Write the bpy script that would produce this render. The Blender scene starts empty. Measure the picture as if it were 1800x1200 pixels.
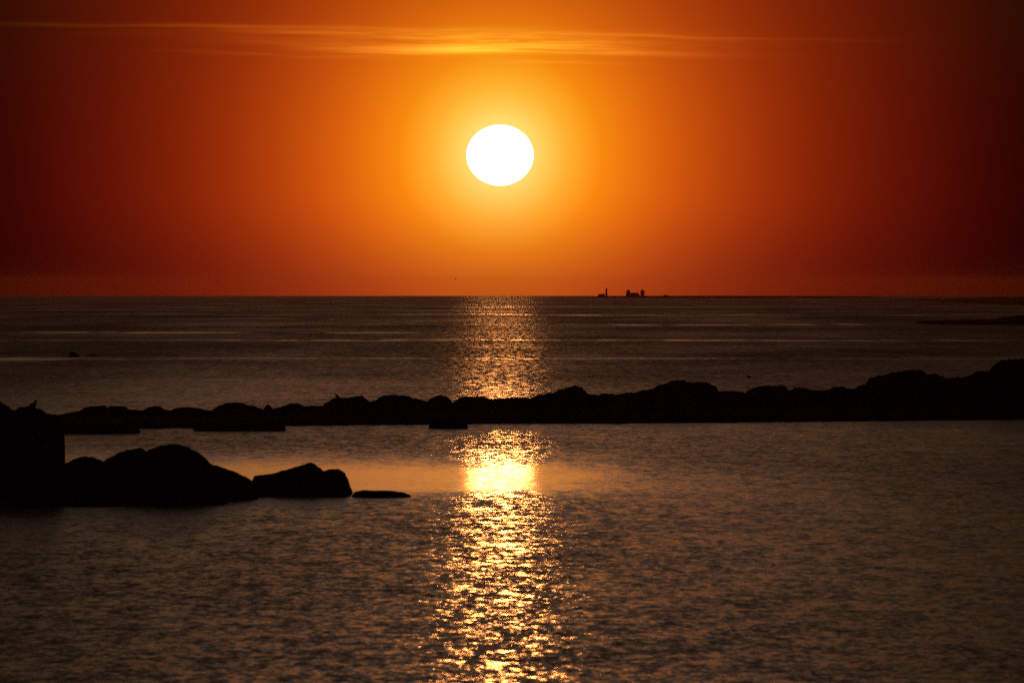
import bpy, bmesh, math, random
from mathutils import Vector, noise
random.seed(7)
S = bpy.context.scene
COL = S.collection
PI = math.pi

# ------------------------------------------------------------------ camera
F = 12500.0          # focal length in pixels of the 1800 px wide photograph (250 mm lens)
H = 10.0             # height of the camera above the water, metres
R_EARTH = 7.433e6    # effective earth radius (with refraction)
EYE = 499.5          # image row of the true horizontal
PITCH = (600.0 - EYE) / F
cam_d = bpy.data.cameras.new("camera")
cam = bpy.data.objects.new("camera", cam_d); COL.objects.link(cam)
cam_d.lens = 250.0; cam_d.sensor_width = 36.0
cam_d.clip_start = 0.5; cam_d.clip_end = 400000.0
cam.location = (0, 0, H)
cam.rotation_euler = (PI / 2 - PITCH, 0, 0)
cam_d.dof.use_dof = True
cam_d.dof.focus_distance = 2500.0
cam_d.dof.aperture_fstop = 3.6
S.camera = cam

S.view_settings.view_transform = 'Standard'
S.view_settings.look = 'None'
S.view_settings.exposure = 0.0
S.view_settings.gamma = 1.0
S.cycles.use_denoising = False
S.cycles.use_adaptive_sampling = False
S.cycles.denoiser = 'OPENIMAGEDENOISE'
S.cycles.denoising_input_passes = 'RGB_ALBEDO_NORMAL'
S.cycles.use_light_tree = False
S.cycles.max_bounces = 6
S.cycles.glossy_bounces = 3
S.cycles.volume_bounces = 0
S.cycles.sample_clamp_indirect = 3.0
S.cycles.sample_clamp_direct = 100.0
S.cycles.pixel_filter_type = 'BLACKMAN_HARRIS'

SUN_EL = (EYE - 273.0) / F
SUN_AZ = (879.0 - 900.0) / F


# ------------------------------------------------------------------ node helper
class G:
    """tiny expression builder for shader trees"""
    def __init__(self, tree):
        self.t = tree; self.n = tree.nodes; self.l = tree.links
    def node(self, kind, **kw):
        o = self.n.new(kind)
        for k, v in kw.items(): setattr(o, k, v)
        return o
    def put(self, sock, v):
        if isinstance(v, (int, float)): sock.default_value = v
        elif isinstance(v, (tuple, list)): sock.default_value = v
        else: self.l.new(v, sock)
    def m(self, op, a, b=None, c=None, clamp=False):
        o = self.node('ShaderNodeMath', operation=op); o.use_clamp = clamp
        self.put(o.inputs[0], a)
        if b is not None: self.put(o.inputs[1], b)
        if c is not None: self.put(o.inputs[2], c)
        return o.outputs[0]
    def add(self, *a):
        r = a[0]
        for x in a[1:]: r = self.m('ADD', r, x)
        return r
    def mul(self, *a):
        r = a[0]
        for x in a[1:]: r = self.m('MULTIPLY', r, x)
        return r
    def sub(self, a, b): return self.m('SUBTRACT', a, b)
    def gauss(self, x, c, w):
        d = self.m('DIVIDE', self.sub(x, c), w)
        return self.m('EXPONENT', self.mul(self.mul(d, d), -1.0))
    def smooth(self, x, lo, hi, a=0.0, b=1.0):
        o = self.node('ShaderNodeMapRange', interpolation_type='SMOOTHSTEP')
        self.put(o.inputs[0], x)
        o.inputs[1].default_value = lo; o.inputs[2].default_value = hi
        o.inputs[3].default_value = a; o.inputs[4].default_value = b
        return o.outputs[0]
    def curve(self, x, pts, hi=None, smooth=True):
        """piecewise-linear float ramp over [0, hi] (values kept in 0..1 inside the ramp)"""
        hi = hi or pts[-1][0]
        r = self.node('ShaderNodeValToRGB'); r.color_ramp.interpolation = 'B_SPLINE' if smooth else 'LINEAR'
        mx = max(p[1] for p in pts) or 1.0
        e = r.color_ramp.elements
        while len(e) > 1: e.remove(e[-1])
        e[0].position = pts[0][0] / hi; v = pts[0][1] / mx; e[0].color = (v, v, v, 1)
        for p in pts[1:]:
            q = e.new(min(1.0, p[0] / hi)); v = p[1] / mx; q.color = (v, v, v, 1)
        self.put(r.inputs[0], self.m('DIVIDE', x, hi))
        return self.mul(r.outputs[0], mx)
    def xyz(self, x, y, z):
        o = self.node('ShaderNodeCombineXYZ')
        self.put(o.inputs[0], x); self.put(o.inputs[1], y); self.put(o.inputs[2], z)
        return o.outputs[0]
    def sep(self, v):
        o = self.node('ShaderNodeSeparateXYZ'); self.l.new(v, o.inputs[0])
        return o.outputs
    def noise(self, v, scale=1.0, detail=2.0, rough=0.5, color=False, dim='3D', w=0.0):
        o = self.node('ShaderNodeTexNoise', noise_dimensions=dim)
        self.put(o.inputs['Vector'], v)
        o.inputs['Scale'].default_value = scale
        o.inputs['Detail'].default_value = detail
        o.inputs['Roughness'].default_value = rough
        return o.outputs['Color'] if color else o.outputs[0]


# ------------------------------------------------------------------ world: dusk sky round a low sun
W = bpy.data.worlds.new("World"); S.world = W; W.use_nodes = True
g = G(W.node_tree); g.n.clear()
tc = g.node('ShaderNodeTexCoord')
dx, dy, dz = g.sep(tc.outputs['Generated'])
az = g.m('ARCTAN2', dx, dy)
el = g.m('ARCSINE', dz)
# az / el in units of 1/12500 rad, u to the right, v upward from the true horizontal
u = g.mul(az, F)
v = g.mul(el, F)
su, sv = SUN_AZ * F, SUN_EL * F
du = g.sub(u, su)
def rho(vc, ky=1.0):
    dv = g.mul(g.sub(v, vc), ky)
    return g.m('SQRT', g.add(g.mul(du, du), g.mul(dv, dv)))
rR = rho(sv - 25, 1.0); rG = rho(sv + 4, 1.0); rB = rho(sv, 1.0)
R_ = g.curve(rR, [(0, 1.25), (120, 1.08), (180, .98), (280, .71), (380, .47), (480, .31), (580, .195), (680, .12), (780, .068), (880, .032), (960, .014), (1100, .004), (1400, 0)], 1400)
G_ = g.curve(rG, [(0, .85), (58, .72), (85, .58), (120, .44), (180, .235), (280, .108), (380, .053), (480, .025), (580, .012), (680, .006), (780, .0026), (900, .0003), (1400, 0)], 1400)
B_ = g.curve(rB, [(0, .2), (58, .16), (85, .08), (120, .025), (180, .001), (1400, 0)], 1400)
low_dim = g.sub(1.0, g.mul(g.smooth(v, 170, -20), .34))
R_ = g.mul(R_, low_dim); G_ = g.mul(G_, low_dim)
lowb = g.mul(g.gauss(v, -40, 130), g.gauss(du, 0, 420), 0.006)
B_ = g.add(B_, lowb)
# thin cirrus streaks
wv = g.noise(g.xyz(g.mul(u, 1 / 420), g.mul(v, 1 / 160), 3.0), 1, 2, .5)
vc = g.add(v, -5.0, g.mul(g.sub(wv, .5), 20), g.mul(g.add(u, 0), .012))
def streak(c, w, u0, wu, seed, sx, sy, lo, hi, amp):
    n = g.noise(g.xyz(g.mul(u, 1 / sx), g.mul(vc, 1 / sy), seed), 1, 5, .62)
    return g.mul(g.gauss(vc, c, w), g.gauss(u, u0, wu), g.smooth(n, lo, hi), amp)
cl = g.add(streak(431, 11, -170, 430, 1.0, 330, 13, .36, .70, .9),
           streak(440, 3.5, -620, 330, 5.0, 300, 6, .3, .55, .9),
           streak(404, 6, -40, 300, 2.0, 300, 11, .34, .66, 1.3),
           streak(418, 14, -80, 340, 8.0, 340, 18, .34, .70, 1.3),
           streak(432, 2.5, 380, 260, 4.0, 300, 6, .3, .55, .45),
           streak(383, 2.5, 0, 200, 7.0, 300, 8, .4, .6, .2),
           streak(398, 10, -380, 240, 9.0, 200, 8, .42, .66, .55))
cl = g.mul(cl, .95)
R2 = g.add(R_, g.mul(cl, g.add(g.mul(R_, .45), .02)))
G2 = g.add(G_, g.mul(cl, g.add(g.mul(G_, 1.15), .012)))
B2 = g.add(B_, g.mul(cl, g.mul(G_, .10)))
# made-up sky bands above the frame, gold to dark, shaped for the water's reflections
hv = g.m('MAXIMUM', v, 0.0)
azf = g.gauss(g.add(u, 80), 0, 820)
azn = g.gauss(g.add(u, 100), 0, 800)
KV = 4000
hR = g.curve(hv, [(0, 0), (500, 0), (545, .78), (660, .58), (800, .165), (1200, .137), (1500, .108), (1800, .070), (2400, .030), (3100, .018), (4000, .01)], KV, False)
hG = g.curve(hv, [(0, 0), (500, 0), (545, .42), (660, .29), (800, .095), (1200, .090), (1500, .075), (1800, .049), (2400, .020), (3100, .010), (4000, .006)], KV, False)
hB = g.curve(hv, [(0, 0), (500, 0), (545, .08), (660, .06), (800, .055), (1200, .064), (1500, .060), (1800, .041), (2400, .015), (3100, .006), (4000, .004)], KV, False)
added_band = g.add(g.mul(azf, .75), g.mul(azn, .35))
R3 = g.add(R2, g.mul(hR, added_band)); G3 = g.add(G2, g.mul(hG, added_band)); B3 = g.add(B2, g.mul(hB, added_band))
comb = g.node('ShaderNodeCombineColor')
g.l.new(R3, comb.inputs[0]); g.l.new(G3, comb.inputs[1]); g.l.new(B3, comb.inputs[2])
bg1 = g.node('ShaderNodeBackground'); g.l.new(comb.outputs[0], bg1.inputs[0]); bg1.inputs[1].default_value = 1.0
sky = g.node('ShaderNodeTexSky'); sky.sky_type = 'NISHITA'; sky.sun_disc = False
sky.sun_elevation = SUN_EL; sky.sun_rotation = SUN_AZ
sky.dust_density = 5.0
bg2 = g.node('ShaderNodeBackground'); g.l.new(sky.outputs[0], bg2.inputs[0]); bg2.inputs[1].default_value = 0.003
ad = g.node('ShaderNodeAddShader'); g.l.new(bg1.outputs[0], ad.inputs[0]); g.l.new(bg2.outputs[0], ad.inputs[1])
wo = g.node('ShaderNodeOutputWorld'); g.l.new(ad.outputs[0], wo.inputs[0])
W.cycles.sampling_method = 'MANUAL'; W.cycles.sample_map_resolution = 2048

# ------------------------------------------------------------------ sun lamp
sd = bpy.data.lights.new("sun_light", 'SUN'); so = bpy.data.objects.new("sun_light", sd); COL.objects.link(so)
sd.energy = 0.036; sd.angle = math.radians(0.53); sd.color = (1.0, .325, .075)
sdir = Vector((math.sin(SUN_AZ) * math.cos(SUN_EL), math.cos(SUN_AZ) * math.cos(SUN_EL), math.sin(SUN_EL)))
so.rotation_euler = (-sdir).to_track_quat('-Z', 'Y').to_euler()
so.location = (0, -20, 60)


# ------------------------------------------------------------------ geometry helpers
def drop(x, y): return -(x * x + y * y) / (2 * R_EARTH)
def ray(px, py):
    a = (px - 900) / F; b = (600 - py) / F
    c, s = math.cos(PITCH), math.sin(PITCH)
    return Vector((a, c + b * s, b * c - s))
def at(px, py, d):
    r = ray(px, py); k = d / r.y
    return Vector((r.x * k, d, H + r.z * k))
def water_dist(py):
    th = (py - EYE) / F
    # H/d + d/2R = th
    A = 1 / (2 * R_EARTH)
    return (th - math.sqrt(max(0, th * th - 4 * A * H))) / (2 * A)

def mat(name, base, rough=.9, nscale=2.0, ncontrast=.5, bump=.3, spec=.2):
    m = bpy.data.materials.new(name); m.use_nodes = True
    q = G(m.node_tree); b = m.node_tree.nodes['Principled BSDF']
    t = q.node('ShaderNodeTexCoord')
    n = q.noise(t.outputs['Object'], nscale, 6, .6)
    r = q.node('ShaderNodeValToRGB')
    r.color_ramp.elements[0].position = .3; r.color_ramp.elements[1].position = .7
    r.color_ramp.elements[0].color = tuple(c * (1 - ncontrast) for c in base) + (1,)
    r.color_ramp.elements[1].color = tuple(min(1, c * (1 + ncontrast)) for c in base) + (1,)
    q.l.new(n, r.inputs[0]); q.l.new(r.outputs[0], b.inputs['Base Color'])
    bp = q.node('ShaderNodeBump'); bp.inputs['Strength'].default_value = bump; bp.inputs['Distance'].default_value = .1
    q.l.new(n, bp.inputs['Height']); q.l.new(bp.outputs[0], b.inputs['Normal'])
    b.inputs['Roughness'].default_value = rough
    b.inputs['Specular IOR Level'].default_value = spec
    return m

M_rock = mat("dark_wet_rock", (.05, .045, .04), .95, 1.5, .5, .5, .05)
M_bank = mat("weedy_rock_bank", (.04, .036, .03), .95, .8, .5, .5, .05)
M_soil = mat("island_turf", (.06, .055, .035), .95, .2, .4, .2, .05)
M_wall = mat("granite_wall", (.30, .28, .25), .9, 1.0, .2, .2, .1)
M_roof = mat("slate_roof", (.08, .075, .07), .9, 1.0, .2, .2, .1)
M_metal = mat("painted_iron", (.06, .05, .05), .6, 3.0, .2, .1, .3)
M_feather = mat("dark_plumage", (.04, .035, .03), .9, 20., .4, .2, .1)
M_beak = mat("bird_bill", (.12, .09, .04), .6, 20., .2, .1, .2)
M_pane = mat("dark_window_glass", (.03, .03, .035), .15, 2., .1, .0, .5)

def mesh_obj(name, verts, faces, m, parent=None, smooth=True):
    me = bpy.data.meshes.new(name); me.from_pydata(verts, [], faces); me.update()
    if smooth:
        for p in me.polygons: p.use_smooth = True
    me.materials.append(m)
    o = bpy.data.objects.new(name, me); COL.objects.link(o)
    if parent: o.parent = parent
    return o
def tag(o, label=None, cat=None, group=None, kind=None):
    if label: o['label'] = label
    if cat: o['category'] = cat
    if group: o['group'] = group
    if kind: o['kind'] = kind
    return o
def empty(name, loc, label, cat, group=None, rz=0):
    o = bpy.data.objects.new(name, None); COL.objects.link(o)
    o.location = loc; o.rotation_euler = (0, 0, rz)
    return tag(o, label, cat, group)

# ------------------------------------------------------------------ sea
def build_sea():
    rings = [0.0]
    r = 4.0
    while r < 17000:
        rings.append(r); r *= 1.035
        if r > 6000: r = rings[-1] + 220
    NS = 360
    vs = [(0, 0, 0)]; fs = []
    for rr in rings[1:]:
        for k in range(NS):
            a = 2 * PI * k / NS
            x, y = rr * math.sin(a), rr * math.cos(a)
            vs.append((x, y, drop(x, y)))
    for k in range(NS): fs.append((0, 1 + (k + 1) % NS, 1 + k))
    for i in range(len(rings) - 2):
        b0 = 1 + i * NS; b1 = b0 + NS
        for k in range(NS):
            k2 = (k + 1) % NS
            fs.append((b0 + k, b0 + k2, b1 + k2, b1 + k))
    m = bpy.data.materials.new("sea_water"); m.use_nodes = True
    q = G(m.node_tree); b = m.node_tree.nodes['Principled BSDF']
    geo = q.node('ShaderNodeNewGeometry')
    x, y, z = q.sep(geo.outputs['Position'])
    # slowly wandering distance used for slick edges
    wob = q.sub(q.noise(q.xyz(q.mul(x, 1 / 60), q.mul(y, 1 / 300), 0), 1, 3, .5), .5)
    wob2 = q.sub(q.noise(q.xyz(q.mul(x, 1 / 9), q.mul(y, 1 / 60), 5), 1, 3, .6), .5)
    # calm pool in the lee of the boulders
    ye = q.add(y, q.mul(wob2, 26), q.mul(wob, 30))
    calm = q.mul(q.smooth(ye, 318, 352), q.smooth(ye, 446, 380))
    xe = q.add(x, q.mul(wob2, 8))
    calm = q.mul(calm, q.smooth(xe, 12, 1), 1.0)
    calm2 = q.mul(q.gauss(ye, 360, 45), q.smooth(x, 22, 3), .45)
    calm = q.m('MAXIMUM', calm, calm2)
    # narrow wind slicks further out
    slick = None
    for (py, thick, amp, cx, wx) in [(539, .8, .6, 0, 400), (553, .9, .8, 60, 190), (570.5, 1.0, .85, 80, 130), (584.5, 1.5, .9, -70, 75),
                                     (598, 1.6, .9, 10, 130), (630, 1.6, .55, 0, 100), (631, 3.6, 1.0, -72, 22), (545, .7, .5, -150, 150), (562, .6, .5, -30, 90),
                                     (609, .8, .35, 50, 40)]:
        d = water_dist(py); wd = d * thick / (py - EYE)
        yy = q.add(y, q.mul(wob, d * 6.5 / (py - EYE)), q.mul(wob2, d * 1.6 / (py - EYE)))
        e = q.mul(q.gauss(yy, d, wd), q.gauss(x, cx, wx), amp)
        slick = e if slick is None else q.m('MAXIMUM', slick, e)
    brk = q.smooth(q.noise(q.xyz(q.mul(x, 1 / 14), q.mul(y, 1 / 160), 9), 1, 3, .6), .34, .55)
    slick = q.mul(slick, brk)
    def nv(sx, sy, seed, det, rough=.55):
        c = q.noise(q.xyz(q.mul(x, 1 / sx), q.mul(y, 1 / sy), seed), 1, det, rough, color=True)
        o = q.node('ShaderNodeSeparateColor'); q.l.new(c, o.inputs[0])
        return [q.sub(o.outputs[k], .5) for k in range(3)]
    a0, a1, a2 = nv(.62, 1.7, 1.0, 2)            # wavelets
    b0, b1, b2 = nv(.24, .75, 11.0, 4, .75)            # ripples
    c0, c1, c2 = nv(2.2, 5.0, 21.0, 2)           # chop groups
    d0, d1, d2 = nv(.7, 9.0, 31.0, 3, .6)          # wind streaks
    far = q.smooth(y, 450, 1100)
    gust = q.smooth(q.noise(q.xyz(q.mul(x, 1 / 45), q.mul(y, 1 / 220), 41), 1, 3, .6), .3, .7, .75, 1.2)
    rough_k = q.mul(gust, q.m('SUBTRACT', 1.0, q.mul(q.m('MAXIMUM', q.mul(calm, .93), q.mul(slick, .8)), 1.0)))
    sx_ = q.add(q.mul(a0, .17), q.mul(b0, .72), q.mul(c0, .06), q.mul(d0, .05))
    sy_ = q.add(q.mul(a1, .18), q.mul(b1, .40), q.mul(c1, .08), q.mul(d1, q.add(.05, q.mul(far, .26))))
    bias = q.add(.0075, q.mul(rough_k, q.add(q.smooth(y, 160, 420, .037, .041), q.mul(q.smooth(y, 900, 3500), .008))))
    nx = q.mul(sx_, rough_k, -1.0)
    ny = q.mul(q.add(q.mul(sy_, rough_k), bias), -1.0)
    nrm = q.node('ShaderNodeVectorMath', operation='NORMALIZE')
    q.l.new(q.xyz(nx, ny, 1.0), nrm.inputs[0])
    q.l.new(nrm.outputs[0], b.inputs['Normal'])
    b.inputs['Base Color'].default_value = (.006, .006, .007, 1)
    q.l.new(q.add(.09, q.mul(rough_k, q.add(.105, q.mul(far, .15)))), b.inputs['Roughness'])
    b.inputs['IOR'].default_value = 1.333
    o = mesh_obj('sea', vs, fs, m)
    tag(o, kind='structure')
build_sea()

# ------------------------------------------------------------------ the sun itself
def build_sun():
    D = 120000.0
    bm = bmesh.new(); bmesh.ops.create_uvsphere(bm, u_segments=64, v_segments=32, radius=1.0)
    for w in bm.verts:
        w.co.x *= D * 59.0 / F; w.co.y *= D * 59.0 / F; w.co.z *= D * 53.5 / F
    me = bpy.data.meshes.new('sun'); bm.to_mesh(me); bm.free()
    for p in me.polygons: p.use_smooth = True
    m = bpy.data.materials.new("sun_surface"); m.use_nodes = True
    q = G(m.node_tree); q.n.clear()
    e = q.node('ShaderNodeEmission'); e.inputs[0].default_value = (1, .97, .92, 1); e.inputs[1].default_value = 1.02
    tr = q.node('ShaderNodeBsdfTransparent'); sh = q.node('ShaderNodeAddShader')   # glowing gas: lets the lamp's light through
    q.l.new(e.outputs[0], sh.inputs[0]); q.l.new(tr.outputs[0], sh.inputs[1])
    o_ = q.node('ShaderNodeOutputMaterial'); q.l.new(sh.outputs[0], o_.inputs[0])
    m.cycles.emission_sampling = 'NONE'
    me.materials.append(m)
    o = bpy.data.objects.new('sun', me); COL.objects.link(o)
    o.location = Vector((0, 0, H)) + sdir * D
    tag(o, 'white glowing slightly flattened sun disc low over the sea', 'sun')
build_sun()

# ------------------------------------------------------------------ rocks
def interp(pts, x):
    if x <= pts[0][0]: return pts[0][1]
    for (x0, y0), (x1, y1) in zip(pts, pts[1:]):
        if x <= x1:
            t = (x - x0) / (x1 - x0) if x1 > x0 else 0
            t = t * t * (3 - 2 * t) * .5 + t * .5
            return y0 + (y1 - y0) * t
    return pts[-1][1]

def boulder(name, prof, dist, depth, label, cat='boulder', group=None, z0=-.35, ext=5, rough=.035, flat=2.6, material=None, nu=None, skew=0.0):
    """A rock whose crest line runs through image points prof at the given distance.
    Cross-section is a rounded hump of the given depth (metres)."""
    pts = list(prof)
    e = ext
    pts = [(pts[0][0] - e, pts[0][1] + e * 2.6)] + [(pts[0][0] - e * .45, pts[0][1] + e * .7)] + pts + [(pts[-1][0] + e * .45, pts[-1][1] + e * .7)] + [(pts[-1][0] + e, pts[-1][1] + e * 2.6)]
    xa, xb = pts[0][0], pts[-1][0]
    nu = nu or max(18, min(90, int((xb - xa) * .8)))
    nv = 22
    seed = Vector((random.uniform(-50, 50), random.uniform(-50, 50), random.uniform(-50, 50)))
    c = at((xa + xb) / 2, EYE, dist)
    base = Vector((c.x, dist, drop(c.x, dist)))
    vs, fs = [], []
    for i in range(nu + 1):
        t = i / nu
        px = xa + (xb - xa) * t
        top = at(px, interp(pts, px), dist)
        s = abs(2 * t - 1)
        wid = depth * .5 * max(.05, (1 - s ** 3.0)) ** .5
        wid *= 1 + .25 * noise.noise(Vector((px * .05, 0, 0)) + seed)
        for j in range(nv + 1):
            w = -1 + 2 * j / nv
            prf = max(0.0, 1 - abs(w - skew * (1 - w * w)) ** flat) ** .62
            zz = z0 + (top.z - z0) * prf
            p = Vector((top.x, dist + wid * w, zz))
            q = p * .9 + seed
            amp = rough * min(3.0, max(.4, top.z)) * 1.6
            n = noise.fractal(q, .9, 2.1, 5) * amp
            k = prf
            p.y += n * 2.2
            p.z += (noise.fractal(q * 2.3 + Vector((9, 9, 9)), .8, 2.1, 4) * amp * .8) * k
            p.x += noise.fractal(q * 1.4 + Vector((3, 7, 1)), .9, 2.1, 4) * amp * (1 - k) * 1.5
            vs.append(tuple(p - base))
    W_ = nv + 1
    for i in range(nu):
        for j in range(nv):
            a = i * W_ + j
            fs.append((a, a + W_, a + W_ + 1, a + 1))
    fs.append(tuple(range(0, W_)))
    fs.append(tuple(reversed(range(nu * W_, nu * W_ + W_))))
    fs.append(tuple([i * W_ for i in range(nu + 1)][::-1] + [i * W_ + nv for i in range(nu + 1)]))
    o = mesh_obj(name, vs, fs, material or M_rock)
    o.location = base
    tag(o, label, cat, group)
    return o

# the long low rock bank
NEAR = [(-900, 766), (100, 757), (245, 754), (340, 753), (500, 749), (760, 747), (900, 745.5), (1100, 745), (1250, 743.5), (1400, 742), (1800, 738.5), (2700, 733)]
def near_d(px): return water_dist(interp(NEAR, px))
def crest_d(px): return near_d(px) + 36
def build_bank():
    vs, fs = [], []
    NU, NV = 700, 30
    for i in range(NU + 1):
        px = -900 + 3600 * i / NU
        nd = near_d(px) + 2.2 * noise.fractal(Vector((px * .02, 3, 0)), .8, 2, 4)
        for j in range(NV + 1):
            t = j / NV
            d = nd + t * 62
            X = (px - 900) / F * d
            up = min(1, t / .06); dn = min(1, (1 - t) / .35)
            up = up * up * (3 - 2 * up); dn = dn * dn * (3 - 2 * dn)
            z = -.5 + .75 * up * dn + (.12 * up * dn) * (1 + 1.2 * noise.fractal(Vector((X * .6, d * .35, 0)), .8, 2, 5))
            vs.append((X, d, z))
    for i in range(NU):
        for j in range(NV):
            a = i * (NV + 1) + j
            fs.append((a, a + NV + 1, a + NV + 2, a + 1))
    tag(mesh_obj('rock_bank', vs, fs, M_bank), kind='structure')
build_bank()

GL = 'boulders along the long rock bank'
CREST = [
 ("first rounded boulder at the rock bank's left end, right of the tall outcrop", [(112, 727), (125, 724.5), (140, 722), (150, 716), (163, 714), (175, 713), (186, 712)]),
 ("smooth low boulder just right of the first rounded boulder at the bank's left end", [(190, 715), (200, 713), (218, 714), (228, 719), (238, 720.5), (250, 721)]),
 ("small domed boulder in the bank above the left edge of the bright water gap", [(250, 721), (262, 715), (271, 713.5), (280, 714), (290, 719), (298, 721)]),
 ("long shallow slab in the bank above the bright water gap", [(298, 721), (310, 717), (325, 715), (345, 717), (360, 720), (372, 721)]),
 ("broad rounded boulder, the highest left of the small pointed stone", [(375, 719), (385, 712), (400, 708), (412, 707), (430, 709), (437, 712)]),
 ("low shoulder stone wedged between the broad rounded boulder and the pointed stone", [(437, 712), (448, 713), (455, 717), (461, 718)]),
 ("small pointed stone poking up alone from the rock bank", [(464, 717), (467, 713), (471, 710.5), (475, 713), (479, 716.5)]),
 ("smooth arched boulder just right of the small pointed stone", [(482, 717), (492, 716), (500, 712), (510, 709), (520, 708.5), (530, 711), (537, 714)]),
 ("flat low slab left of the boulder the upright bird stands on", [(537, 714), (550, 713), (568, 713.5), (578, 715)]),
 ("blocky boulder with a steep left side, the upright bird standing on it", [(570, 710), (577, 706), (583, 701), (589, 698.6), (600, 698.5), (604, 699.5), (610, 699), (618, 698), (625, 697), (637, 696), (643, 701), (648, 705)]),
 ("thin saddle stone between the bird's boulder and the wide flat-topped boulder", [(645, 706), (652, 705), (660, 704), (666, 704)]),
 ("wide flat-topped boulder right of the bird's boulder", [(662, 703), (668, 698), (675, 695), (690, 694), (705, 696), (720, 697), (727, 700)]),
 ("low stone tucked between the wide flat-topped boulder and the round dome", [(725, 701), (733, 701), (740, 702), (748, 705), (753, 706)]),
 ("neat round dome boulder just left of the sun's glitter path", [(750, 706), (757, 700), (765, 696), (775, 694), (785, 696), (790, 701), (794, 705)]),
 ("flat-topped boulder in front of the left half of the glitter path", [(798, 706), (808, 700), (820, 697), (835, 697), (850, 698), (858, 700), (865, 702)]),
 ("long level slab in front of the middle of the glitter path", [(862, 702), (880, 701), (900, 699), (920, 699), (932, 700)]),
 ("sloping boulder rising to the right at the glitter path's right edge", [(932, 700), (940, 696), (952, 693), (970, 691), (985, 685.5)]),
 ("steep humped boulder just right of the glitter path", [(975, 690), (985, 685), (1000, 680), (1010, 678), (1022, 681), (1030, 688)]),
 ("low stone at the right foot of the humped boulder", [(1028, 691), (1036, 691.5), (1045, 693), (1053, 695)]),
 ("low rounded slab between the humped boulder and the long ramp of rock", [(1050, 695), (1060, 692), (1075, 692), (1080, 693.5)]),
 ("long flat slab leading right up to the big whaleback boulder", [(1080, 694), (1095, 691.5), (1115, 690.5), (1127, 686), (1145, 685), (1152, 685)]),
 ("big whaleback boulder above the ramp, with a small notch in its top", [(1145, 684), (1155, 679), (1170, 674), (1185, 670), (1205, 669), (1213, 671), (1216, 673)]),
 ("round-shouldered boulder joined to the right side of the whaleback", [(1214, 673.5), (1225, 671.5), (1240, 672), (1250, 676), (1260, 680), (1263, 688)]),
 ("very flat slab in the dip right of the whaleback", [(1262, 688), (1275, 688), (1290, 687), (1305, 689), (1312, 691)]),
 ("square-ended boulder with a sloping left side, right of the dip", [(1310, 691), (1315, 686), (1330, 681), (1345, 678), (1360, 679), (1375, 678), (1382, 679), (1385, 685)]),
 ("low smooth boulder just right of the square-ended boulder", [(1386, 686), (1400, 683), (1415, 682), (1421, 683), (1428, 686)]),
 ("level saddle of rock between two low boulders in the right half of the bank", [(1426, 686), (1436, 686), (1447, 686), (1456, 685)]),
 ("low knob left of the great ledge at the bank's right end", [(1452, 685), (1460, 683), (1470, 680), (1482, 680), (1488, 683)]),
 ("sloping slab climbing to the foot of the great ledge", [(1486, 683.5), (1500, 682), (1512, 679), (1520, 677), (1526, 676)]),
 ("great stepped ledge boulder, the widest block at the bank's right end", [(1520, 677), (1524, 670), (1530, 664), (1545, 661), (1560, 658), (1580, 654), (1600, 651), (1612, 651), (1620, 653), (1627, 656)]),
 ("block forming the right shoulder of the great stepped ledge", [(1624, 656), (1640, 657), (1655, 659), (1660, 662), (1661, 665)]),
 ("flat slab between the great ledge and the tall right-edge boulder", [(1660, 666), (1675, 664), (1690, 664), (1703, 662)]),
 ("rounded boulder leaning against the tall right-edge boulder", [(1700, 663), (1705, 659), (1715, 655), (1730, 653), (1742, 655)]),
 ("tallest boulder of the bank, cut off by the photo's right edge", [(1736, 655), (1745, 645), (1755, 637), (1765, 633), (1800, 632), (1840, 636), (1870, 650)]),
]
for k, (lab, pr) in enumerate(CREST):
    mid = (pr[0][0] + pr[-1][0]) / 2
    d = crest_d(mid) + random.uniform(-1.5, 1.5)
    wpx = (pr[-1][0] - pr[0][0]) * d / F
    boulder('boulder', pr, d, max(1.6, min(7.5, wpx * 1.25)), lab, 'boulder', GL, rough=.045)
# bank continues beyond the right edge
# low shelves at the water's edge
boulder('rock_shelf', [(100, 745), (115, 745), (150, 745), (200, 746), (235, 748), (244, 753)], water_dist(762) + 2.2, 4.4, "flat shelf at the waterline under the bank's left end, left of the bright gap", 'rock', z0=-.3, ext=3, flat=5, rough=.03)
boulder('rock_shelf', [(343, 745), (380, 743), (440, 743), (480, 744), (500, 747)], water_dist(757.3) + 2.2, 4.4, "flat shelf at the waterline just right of the bright gap", 'rock', z0=-.3, ext=3, flat=5, rough=.03)
boulder('rock_shelf', [(756, 744), (765, 741), (790, 740), (812, 741), (820, 744)], water_dist(753) + 1.6, 3.2, "small low shelf jutting from the middle of the bank left of the sun's reflection", 'rock', z0=-.25, ext=4, flat=4, rough=.03)

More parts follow.
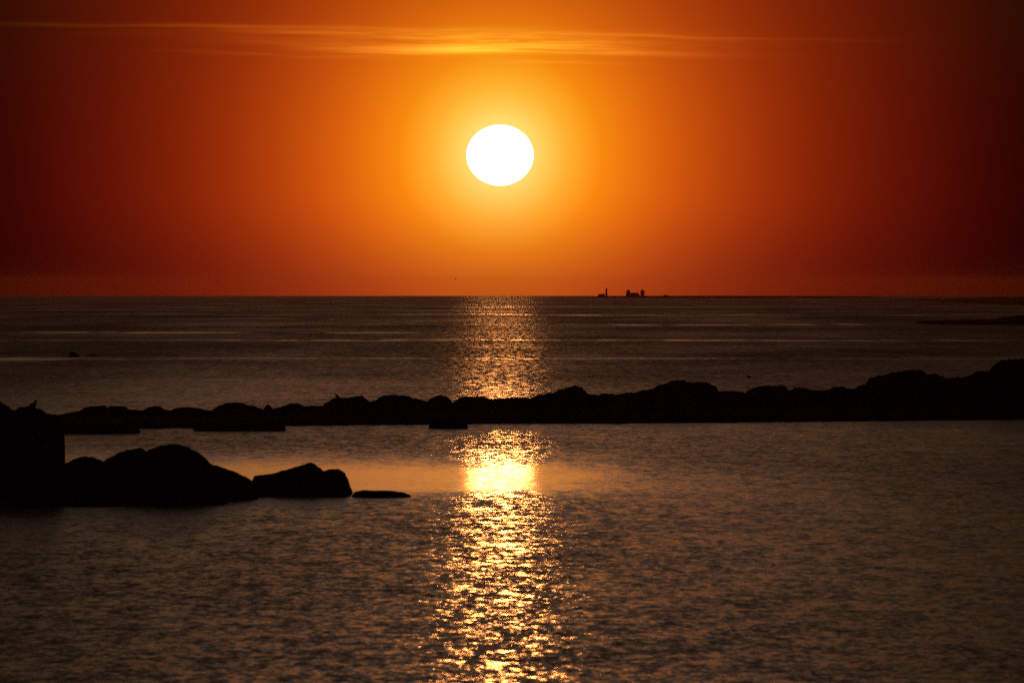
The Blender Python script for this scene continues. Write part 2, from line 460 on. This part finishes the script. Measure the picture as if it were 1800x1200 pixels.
# left outcrops behind the near rocks
GN = 'near rocks at the left'
boulder('boulder', [(-120, 712), (-60, 700), (-20, 700), (0, 704.5), (5, 708), (14, 714), (22, 720), (26, 722)], 340, 6, "big rounded outcrop cut off by the photo's left edge, left of the hunched bird", 'boulder', GN, rough=.032)
boulder('boulder', [(24, 722), (30, 718.5), (38, 716), (50, 715), (62, 717), (68, 719), (77, 725), (85, 728), (97, 733), (104, 736), (108, 745)], 338, 5, "mound with the hunched bird perched on its top at the far left", 'boulder', GN, rough=.032)
boulder('boulder', [(-140, 745), (-40, 742), (30, 738), (70, 737), (98, 742), (107, 754), (110, 770), (111, 790), (112.5, 800), (114, 815)], 331, 6, "massive upright block with a sheer right face under the hunched bird", 'boulder', GN, rough=.02, ext=4)
boulder('boulder', [(108, 822), (117, 813), (130, 807), (145, 803), (160, 803), (172, 806), (182, 811)], 333, 3.4, "low smooth dome between the sheer block and the twin-humped rock", 'boulder', GN, rough=.032)
boulder('boulder', [(178, 812), (195, 803), (210, 795), (225, 791), (240, 789), (250, 789), (258, 793), (268, 800)], 332, 3.6, "lower left hump of the twin-humped rock", 'boulder', GN, rough=.032)
boulder('boulder', [(250, 798), (257, 793), (270, 787), (285, 782), (300, 779), (315, 780), (328, 786), (345, 793), (358, 803), (371, 815), (385, 830)], 330, 5, "tallest rounded hump, highest of the near rocks right of the sheer block", 'boulder', GN, rough=.024)
boulder('boulder', [(330, 806), (350, 808), (371, 815), (390, 821), (410, 828), (430, 837), (443, 844), (450, 852)], 334, 3.6, "long smooth shoulder sloping down to the right from the tallest hump", 'boulder', GN, rough=.024)
boulder('boulder', [(443, 845), (447, 836), (460, 834), (480, 832), (500, 826), (525, 819), (545, 813), (552, 814), (560, 821), (570, 829), (578, 840)], 340, 4.0, "wedge-shaped rock rising to a blunt peak on its right side", 'boulder', GN, rough=.024)
boulder('boulder', [(560, 832), (568, 827), (580, 824), (595, 824), (605, 830), (611, 840), (614, 848), (616, 856)], 341, 3.4, "rounded block at the right end of the near rocks, beside the peaked wedge", 'boulder', GN, rough=.024)
boulder('flat_stone', [(619, 869), (624, 863.8), (640, 861), (665, 862), (690, 862), (708, 865), (721, 869)], water_dist(872.5), 1.8, "thin flat stone barely above the water at the right tip of the near rocks", 'rock', z0=-.2, ext=3, flat=3, rough=.03)
# low apron at the foot of the near rocks
boulder('rock_apron', [(-150, 860), (0, 862), (120, 862), (250, 862), (330, 864), (370, 868), (395, 873)], water_dist(889) + 3.2, 5.6, "low dark apron of rock at the waterline in front of the tall humps at left", 'rock', z0=-.25, ext=4, flat=5, rough=.03)
boulder('rock_apron', [(360, 866), (400, 866), (420, 869), (440, 870)], water_dist(880) + 2, 3.6, "short low ledge at the waterline under the sloping shoulder", 'rock', z0=-.25, ext=4, flat=5, rough=.03)
boulder('rock_apron', [(425, 862), (450, 860), (500, 860), (560, 858), (600, 858), (614, 864)], water_dist(873.5) + 2, 3.6, "low ledge at the waterline under the wedge and its neighbour", 'rock', z0=-.25, ext=4, flat=5, rough=.03)

# two lone rocks far out at left
boulder('lone_rock', [(120.5, 624.5), (122.5, 621), (124, 618), (127.5, 617.7), (132, 619.5), (137, 622), (140, 625)], water_dist(627), 1.3, "larger lone peaked rock far out in the water at left", 'rock', 'lone rocks far out', z0=-.4, ext=1.0, rough=.02, nu=26)
boulder('lone_rock', [(155, 624), (160, 622.3), (163, 621.8), (166, 622.5), (169, 624)], water_dist(625.2), 1.2, "smaller low lone rock right of the larger peaked one far out", 'rock', 'lone rocks far out', z0=-.4, ext=.8, rough=.02, nu=20)

# skerry and headland far right
def land(name, near, top, depth, m, kind='structure', label=None, cat=None, zb=-1.0, nu=260, x0=None, x1=None, rough=.2):
    """low land: near = waterline rows, top = crest rows (image rows), depth in metres"""
    vs, fs = [], []
    xa, xb = top[0][0], top[-1][0]; NV = 14
    for i in range(nu + 1):
        px = xa + (xb - xa) * i / nu
        d = water_dist(interp(near, px)); dc = d + depth * .45
        tz = at(px, interp(top, px), dc).z
        for j in range(NV + 1):
            t = j / NV
            dd = d + depth * t
            X = (px - 900) / F * dd
            w = math.sin(PI * min(1, t / .9 if t < .45 else .5 + (t - .45) / 1.1)) ** .6
            b = drop(X, dd) + zb
            n = noise.fractal(Vector((X * 3 / depth, t * 3, zb)), .8, 2, 5) * rough * (tz - b) * .4
            vs.append((X, dd, b + (tz - b) * w + n * w * (1 if j not in (6,) else .3)))
    for i in range(nu):
        for j in range(NV):
            a = i * (NV + 1) + j
            fs.append((a, a + NV + 1, a + NV + 2, a + 1))
    o = mesh_obj(name, vs, fs, m)
    if kind == 'structure': tag(o, kind='structure')
    else: tag(o, label, cat)
    return o
land('skerry', [(1600, 569), (1640, 571), (1800, 571.5), (2400, 571)], [(1604, 571), (1611, 566.5), (1618, 563.5), (1640, 563), (1700, 562), (1740, 560.5), (1765, 557), (1800, 553.5), (1900, 548), (2400, 552)], 90, M_rock, kind='thing', label='long low dark reef lying in the water at the far right', cat='reef', nu=200)
land('headland', [(1500, 526), (1600, 528), (1700, 533), (1800, 537), (2600, 540)], [(1500, 527), (1600, 526), (1700, 524), (1760, 522.3), (1800, 521.8), (2000, 518), (2600, 514)], 700, M_soil, nu=160)
ISL_BASE = 523.3
island_top = [(985, 524), (1000, 523), (1020, 522.4), (1045, 521.8), (1066, 521), (1076, 519.8), (1086, 520.6), (1098, 520.2), (1135, 519.8), (1156, 520.2), (1163, 519.6), (1172, 519), (1180, 520), (1200, 519.9), (1240, 519.8), (1290, 519.8), (1340, 520), (1420, 520.4), (1520, 521.2), (1560, 523.4)]
land('island', [(985, ISL_BASE), (1560, ISL_BASE)], island_top, 160, M_soil, rough=.12)
DI = water_dist(ISL_BASE) + 72

# ------------------------------------------------------------------ island buildings
U = DI / F  # metres per photo pixel out there
def ix(px): return (px - 900) * U
def iz(py): return at(900, py, DI).z
def lathe(name, prof, m, parent, seg=20, off=(0, 0, 0)):
    vs, fs = [], []
    for r, z in prof:
        for k in range(seg):
            a = 2 * PI * k / seg
            vs.append((off[0] + r * math.cos(a), off[1] + r * math.sin(a), off[2] + z))
    n = len(prof)
    for i in range(n - 1):
        for k in range(seg):
            k2 = (k + 1) % seg
            fs.append((i * seg + k, i * seg + k2, (i + 1) * seg + k2, (i + 1) * seg + k))
    fs.append(tuple(reversed(range(seg)))); fs.append(tuple(range((n - 1) * seg, n * seg)))
    return mesh_obj(name, vs, fs, m, parent, smooth=False)
def box(name, x0, x1, y0, y1, z0, z1, m, parent):
    vs = [(x, y, z) for z in (z0, z1) for y in (y0, y1) for x in (x0, x1)]
    fs = [(0, 2, 3, 1), (4, 5, 7, 6), (0, 1, 5, 4), (2, 6, 7, 3), (0, 4, 6, 2), (1, 3, 7, 5)]
    return mesh_obj(name, vs, fs, m, parent, smooth=False)
def gable(name, x0, x1, y0, y1, z0, z1, m, parent, hip=0.0):
    ym = (y0 + y1) / 2
    vs = [(x0, y0, z0), (x1, y0, z0), (x1, y1, z0), (x0, y1, z0), (x0 + hip, ym, z1), (x1 - hip, ym, z1)]
    fs = [(0, 1, 5, 4), (2, 3, 4, 5), (0, 4, 3), (1, 2, 5), (3, 2, 1, 0)]
    return mesh_obj(name, vs, fs, m, parent, smooth=False)

def hz(py, base): return iz(py) - base
# lighthouse
bz = iz(522.4)
lh = empty('lighthouse', (ix(1066), DI, bz), 'slender lighthouse tower at the left end of the far island', 'lighthouse')
def Z(py): return iz(py) - bz
lathe('tower', [(2.0 * U, 0), (1.75 * U, Z(516)), (1.5 * U, Z(510.6))], M_wall, lh)
gal = lathe('gallery', [(1.5 * U, Z(510.6) + .01), (2.1 * U, Z(510.2)), (2.1 * U, Z(509.6))], M_metal, lh)
lr = lathe('lantern_room', [(1.35 * U, Z(509.6) + .01), (1.35 * U, Z(507.8))], M_pane, lh)
lathe('dome', [(1.6 * U, Z(507.8) + .01), (1.25 * U, Z(507.2)), (.6 * U, Z(506.5)), (.16 * U, Z(506.1)), (.1 * U, Z(505.2))], M_metal, lh)
w_ = box('window', -.3, .3, -1.86 * U, -1.5 * U, Z(517.5), Z(516.2), M_pane, lh)
# keeper's house
kz = iz(522.6)
kh = empty('keepers_house', (ix(1058), DI, kz), "low long keeper's house attached to the left of the lighthouse", 'house')
def Zk(py): return iz(py) - kz
box('wall', -6.6 * U, 5.4 * U, -2.4, 2.4, 0, Zk(518.4), M_wall, kh)
rf = gable('roof', -6.9 * U, 5.7 * U, -2.7, 2.7, Zk(518.4) + .005, Zk(516.6), M_roof, kh, hip=.4)
box('chimney', 2.6 * U, 4.4 * U, -.5, .5, Zk(517.6), Zk(515.6), M_wall, rf)
for xx in (-5, -2.6, 0.2, 2.8):
    box('window', (xx - .35) * U, (xx + .35) * U, -2.43, -2.41, Zk(521), Zk(519.4), M_pane, kh)
box('door', 4.2 * U, 4.9 * U, -2.43, -2.41, 0, Zk(519.6), M_metal, kh)
# turreted hall
tz = iz(521)
th = empty('turreted_hall', (ix(1111), DI, tz), 'large hall with a domed corner turret on its left, on the far island', 'building')
def Zt(py): return iz(py) - tz
box('wall', -3.2 * U, 11.6 * U, -3.5, 3.5, 0, Zt(516.4), M_wall, th)
gable('roof', -3.6 * U, 12.6 * U, -3.9, 3.9, Zt(516.4) + .005, Zt(514.4), M_roof, th, hip=1.2)
box('annex_wall', 11.62 * U, 13.6 * U, -2.4, 2.4, 0, Zt(517.8), M_wall, th)
tu = lathe('turret', [(4.4 * U, 0), (4.3 * U, Zt(516.8)), (3.5 * U, Zt(515.4)), (3.3 * U, Zt(512.5))], M_wall, th, off=(-6.6 * U, 0, 0))
lathe('dome', [(3.7 * U, Zt(512.5) + .01), (3.4 * U, Zt(511.6)), (2.2 * U, Zt(510.4)), (1.0 * U, Zt(509.7)), (.5 * U, Zt(509)), (.15 * U, Zt(508))], M_roof, tu, off=(-6.6 * U, 0, 0))
for xx in (-1.4, .8, 3, 5.2, 7.4, 9.6):
    box('window', (xx - .4) * U, (xx + .4) * U, -3.53, -3.51, Zt(520), Zt(517.6), M_pane, th)
# separate domed tower
dz_ = iz(521)
dt = empty('domed_tower', (ix(1129.3), DI, dz_), 'stout free-standing tower with a pointed dome, right of the turreted hall', 'tower')
def Zd(py): return iz(py) - dz_
lathe('wall', [(3.2 * U, 0), (3.3 * U, Zd(516)), (3.6 * U, Zd(513.6)), (3.5 * U, Zd(512.2))], M_wall, dt)
lathe('dome', [(3.8 * U, Zd(512.2) + .01), (3.3 * U, Zd(511.2)), (2.0 * U, Zd(510)), (.9 * U, Zd(509.3)), (.5 * U, Zd(508.6)), (.15 * U, Zd(507.6))], M_roof, dt)
for a in (-.5, .5):
    box('window', a * 2.4 * U - .25, a * 2.4 * U + .25, -3.55 * U, -3.2 * U, Zd(515.4), Zd(514), M_pane, dt)
# small hut and beacon
hz0 = iz(520.2)
ht = empty('hut', (ix(1170.5), DI, hz0), 'tiny hut on the low rise right of the domed tower', 'hut')
box('wall', -2.4 * U, 2.4 * U, -1.4, 1.4, -.3, .45, M_wall, ht)
gable('roof', -2.7 * U, 2.7 * U, -1.7, 1.7, .455, 1.0, M_roof, ht)
bz0 = iz(521.6)
bc = empty('beacon', (ix(1230), DI, bz0), 'small beacon on the low right tail of the far island', 'beacon')
lathe('base', [(1.3 * U, -.3), (1.2 * U, .9)], M_wall, bc, 12)
lathe('mast', [(.35 * U, .905), (.3 * U, 2.0)], M_metal, bc, 8)
lathe('top_mark', [(.3 * U, 2.005), (.8 * U, 2.2), (.3 * U, 2.7)], M_metal, bc, 8)

# ------------------------------------------------------------------ birds
def tube_body(name, rings, m, parent=None, seg=14):
    """closed lofted body; rings = (centre xyz, radius_x(side), radius_n, tangent)"""
    vs, fs = [], []
    n = len(rings)
    for i, (c, rs, rn) in enumerate(rings):
        c = Vector(c)
        a = Vector(rings[max(0, i - 1)][0]); b_ = Vector(rings[min(n - 1, i + 1)][0])
        t = (b_ - a).normalized()
        side = Vector((0, 1, 0)); nn = t.cross(side).normalized()
        for k in range(seg):
            an = 2 * PI * k / seg
            vs.append(tuple(c + side * (rs * math.cos(an)) + nn * (rn * math.sin(an))))
    for i in range(n - 1):
        for k in range(seg):
            k2 = (k + 1) % seg
            fs.append((i * seg + k, i * seg + k2, (i + 1) * seg + k2, (i + 1) * seg + k))
    fs.append(tuple(range(seg))); fs.append(tuple(reversed(range((n - 1) * seg, n * seg))))
    return mesh_obj(name, vs, fs, m, parent)
def wing(parent, s, pts, th):
    """folded wing lying along the flank; pts in the x-z plane"""
    n = len(pts); cx = sum(p[0] for p in pts) / n; cz = sum(p[1] for p in pts) / n
    vs = []
    for yy in (s * th[0], s * th[1]):
        k = 1.0 if yy == s * th[0] else .82
        vs += [(cx + (x - cx) * k, yy, cz + (z - cz) * k) for x, z in pts]
    fs = [tuple(range(n)), tuple(reversed(range(n, 2 * n)))] + [(i, (i + 1) % n, n + (i + 1) % n, n + i) for i in range(n)]
    return mesh_obj('wing', vs, fs, M_feather, parent)

# hunched bird on the far left mound (facing right), ~13 px tall
b1 = at(59, 718, 338)
k1 = 338 / F
hb = empty('bird', tuple(b1 - Vector((0, 0, .06))), 'dark hunched bird perched on the mound at the far left', 'bird')
tube_body('body', [((-11 * k1, 0, 0.5 * k1), .01, .01), ((-9.5 * k1, 0, 2.2 * k1), .045, .03), ((-6.5 * k1, 0, 5 * k1), .10, .085), ((-3 * k1, 0, 7.2 * k1), .13, .135), ((0.5 * k1, 0, 8.8 * k1), .125, .13), ((2.6 * k1, 0, 11 * k1), .085, .085), ((3.0 * k1, 0, 13.2 * k1), .068, .068), ((3.4 * k1, 0, 15.2 * k1), .07, .072), ((4.6 * k1, 0, 16.4 * k1), .055, .055), ((5.8 * k1, 0, 16.2 * k1), .02, .02)], M_feather, hb)
tube_body('beak', [((5.6 * k1, 0, 16.2 * k1), .018, .018), ((6.8 * k1, 0, 15.8 * k1), .012, .012), ((8.0 * k1, 0, 15.2 * k1), .003, .003)], M_beak, hb, 8)
for s in (-1, 1):
    wing(hb, s, [(-10 * k1, 1.4 * k1), (-4 * k1, 8 * k1), (1 * k1, 10 * k1), (2.2 * k1, 7 * k1), (-1 * k1, 4 * k1)], (.10, .135))
    tube_body('leg', [((0.6 * k1, s * .05, 6 * k1), .022, .022), ((1.0 * k1, s * .05, 3 * k1), .014, .014), ((1.0 * k1, s * .05, -1.5 * k1), .012, .012)], M_beak, hb, 8)
# upright bird on the bank boulder
dB = crest_d(609)
b2 = at(592, 699.5, dB); k2 = dB / F
ub = empty('bird', tuple(b2 - Vector((0, 0, .03))), 'dark upright bird standing on the steep-sided boulder of the bank', 'bird', rz=PI)
tube_body('body', [((-5.5 * k2, 0, -.2 * k2), .012, .012), ((-4.2 * k2, 0, 1.0 * k2), .05, .03), ((-2.4 * k2, 0, 2.6 * k2), .11, .09), ((-.8 * k2, 0, 4.2 * k2), .12, .115), ((.7 * k2, 0, 5.3 * k2), .085, .085), ((1.5 * k2, 0, 6.6 * k2), .05, .05), ((1.9 * k2, 0, 7.9 * k2), .05, .05), ((2.8 * k2, 0, 8.4 * k2), .035, .035), ((3.2 * k2, 0, 8.3 * k2), .015, .015)], M_feather, ub)
tube_body('beak', [((3.1 * k2, 0, 8.3 * k2), .014, .014), ((4.4 * k2, 0, 8.4 * k2), .003, .003)], M_beak, ub, 8)
for s in (-1, 1):
    wing(ub, s, [(-4.8 * k2, .6 * k2), (-1.6 * k2, 4.6 * k2), (.6 * k2, 5.6 * k2), (1.0 * k2, 4 * k2), (-1 * k2, 2 * k2)], (.085, .12))
    tube_body('leg', [((-.4 * k2, s * .04, 3 * k2), .02, .02), ((0, s * .04, 1.2 * k2), .012, .012), ((0, s * .04, -1.0 * k2), .011, .011)], M_beak, ub, 8)
# swimming bird beyond the bank
dS = water_dist(663.6)
k3 = dS / F
sb = empty('bird', ((1316.5 - 900) * k3, dS, 0), 'small dark bird floating on open water beyond the bank, right of centre', 'bird')
tube_body('body', [((4.2 * k3, 0, 1.2 * k3), .01, .01), ((3.0 * k3, 0, .9 * k3), .06, .05), ((1 * k3, 0, .9 * k3), .13, .10), ((-1.2 * k3, 0, .9 * k3), .13, .10), ((-2.6 * k3, 0, 1.6 * k3), .08, .08)][::1] + [((-1.4 * k3 - .03, 0, 2.9 * k3), .05, .05), ((-1.6 * k3, 0, 4.0 * k3), .052, .052), ((-2.4 * k3, 0, 4.3 * k3), .03, .03)], M_feather, sb)
tube_body('beak', [((-2.4 * k3, 0, 4.2 * k3), .015, .015), ((-3.5 * k3, 0, 3.9 * k3), .003, .003)], M_beak, sb, 8)
# flying bird, a speck near the horizon
dF = 1500.0
fb = empty('bird', tuple(at(801.2, 490, dF)), 'tiny bird flying just above the horizon left of the sun', 'bird')
tube_body('body', [((.24, 0, 0), .01, .01), ((.14, 0, 0), .05, .04), ((0, 0, 0), .075, .065), ((-.14, 0, .01), .05, .05), ((-.2, 0, .03), .04, .04), ((-.26, 0, .02), .01, .01)], M_feather, fb, 10)
for s in (-1, 1):
    vs = [(-.09, s * .04, .03), (.07, s * .04, .03), (-.04, s * .3, .16), (.06, s * .3, .16), (.06, s * .6, .08), (.1, s * .6, .08)]
    vs += [(x, y, z + .015) for x, y, z in vs]
    mesh_obj('wing', vs, [(0, 1, 3, 2), (2, 3, 5, 4), (6, 8, 9, 7), (8, 10, 11, 9), (0, 2, 8, 6), (2, 4, 10, 8), (1, 7, 9, 3), (3, 9, 11, 5), (4, 5, 11, 10), (0, 6, 7, 1)], M_feather, fb)

# ------------------------------------------------------------------ haze
HZ = True
if HZ:
    hm = bpy.data.materials.new("haze_air"); hm.use_nodes = True
    q = G(hm.node_tree); q.n.clear()
    pv = q.node('ShaderNodeVolumePrincipled')
    pv.inputs['Color'].default_value = (1, .35, .09, 1)
    pv.inputs['Density'].default_value = 1.2e-5
    pv.inputs['Anisotropy'].default_value = .85
    oo = q.node('ShaderNodeOutputMaterial'); q.l.new(pv.outputs[0], oo.inputs['Volume'])
    o = box('haze', -17500, 17500, -17500, 17500, -60, 24, hm, None)
    tag(o, 'thin warm sea haze over the water', 'haze', kind='stuff')
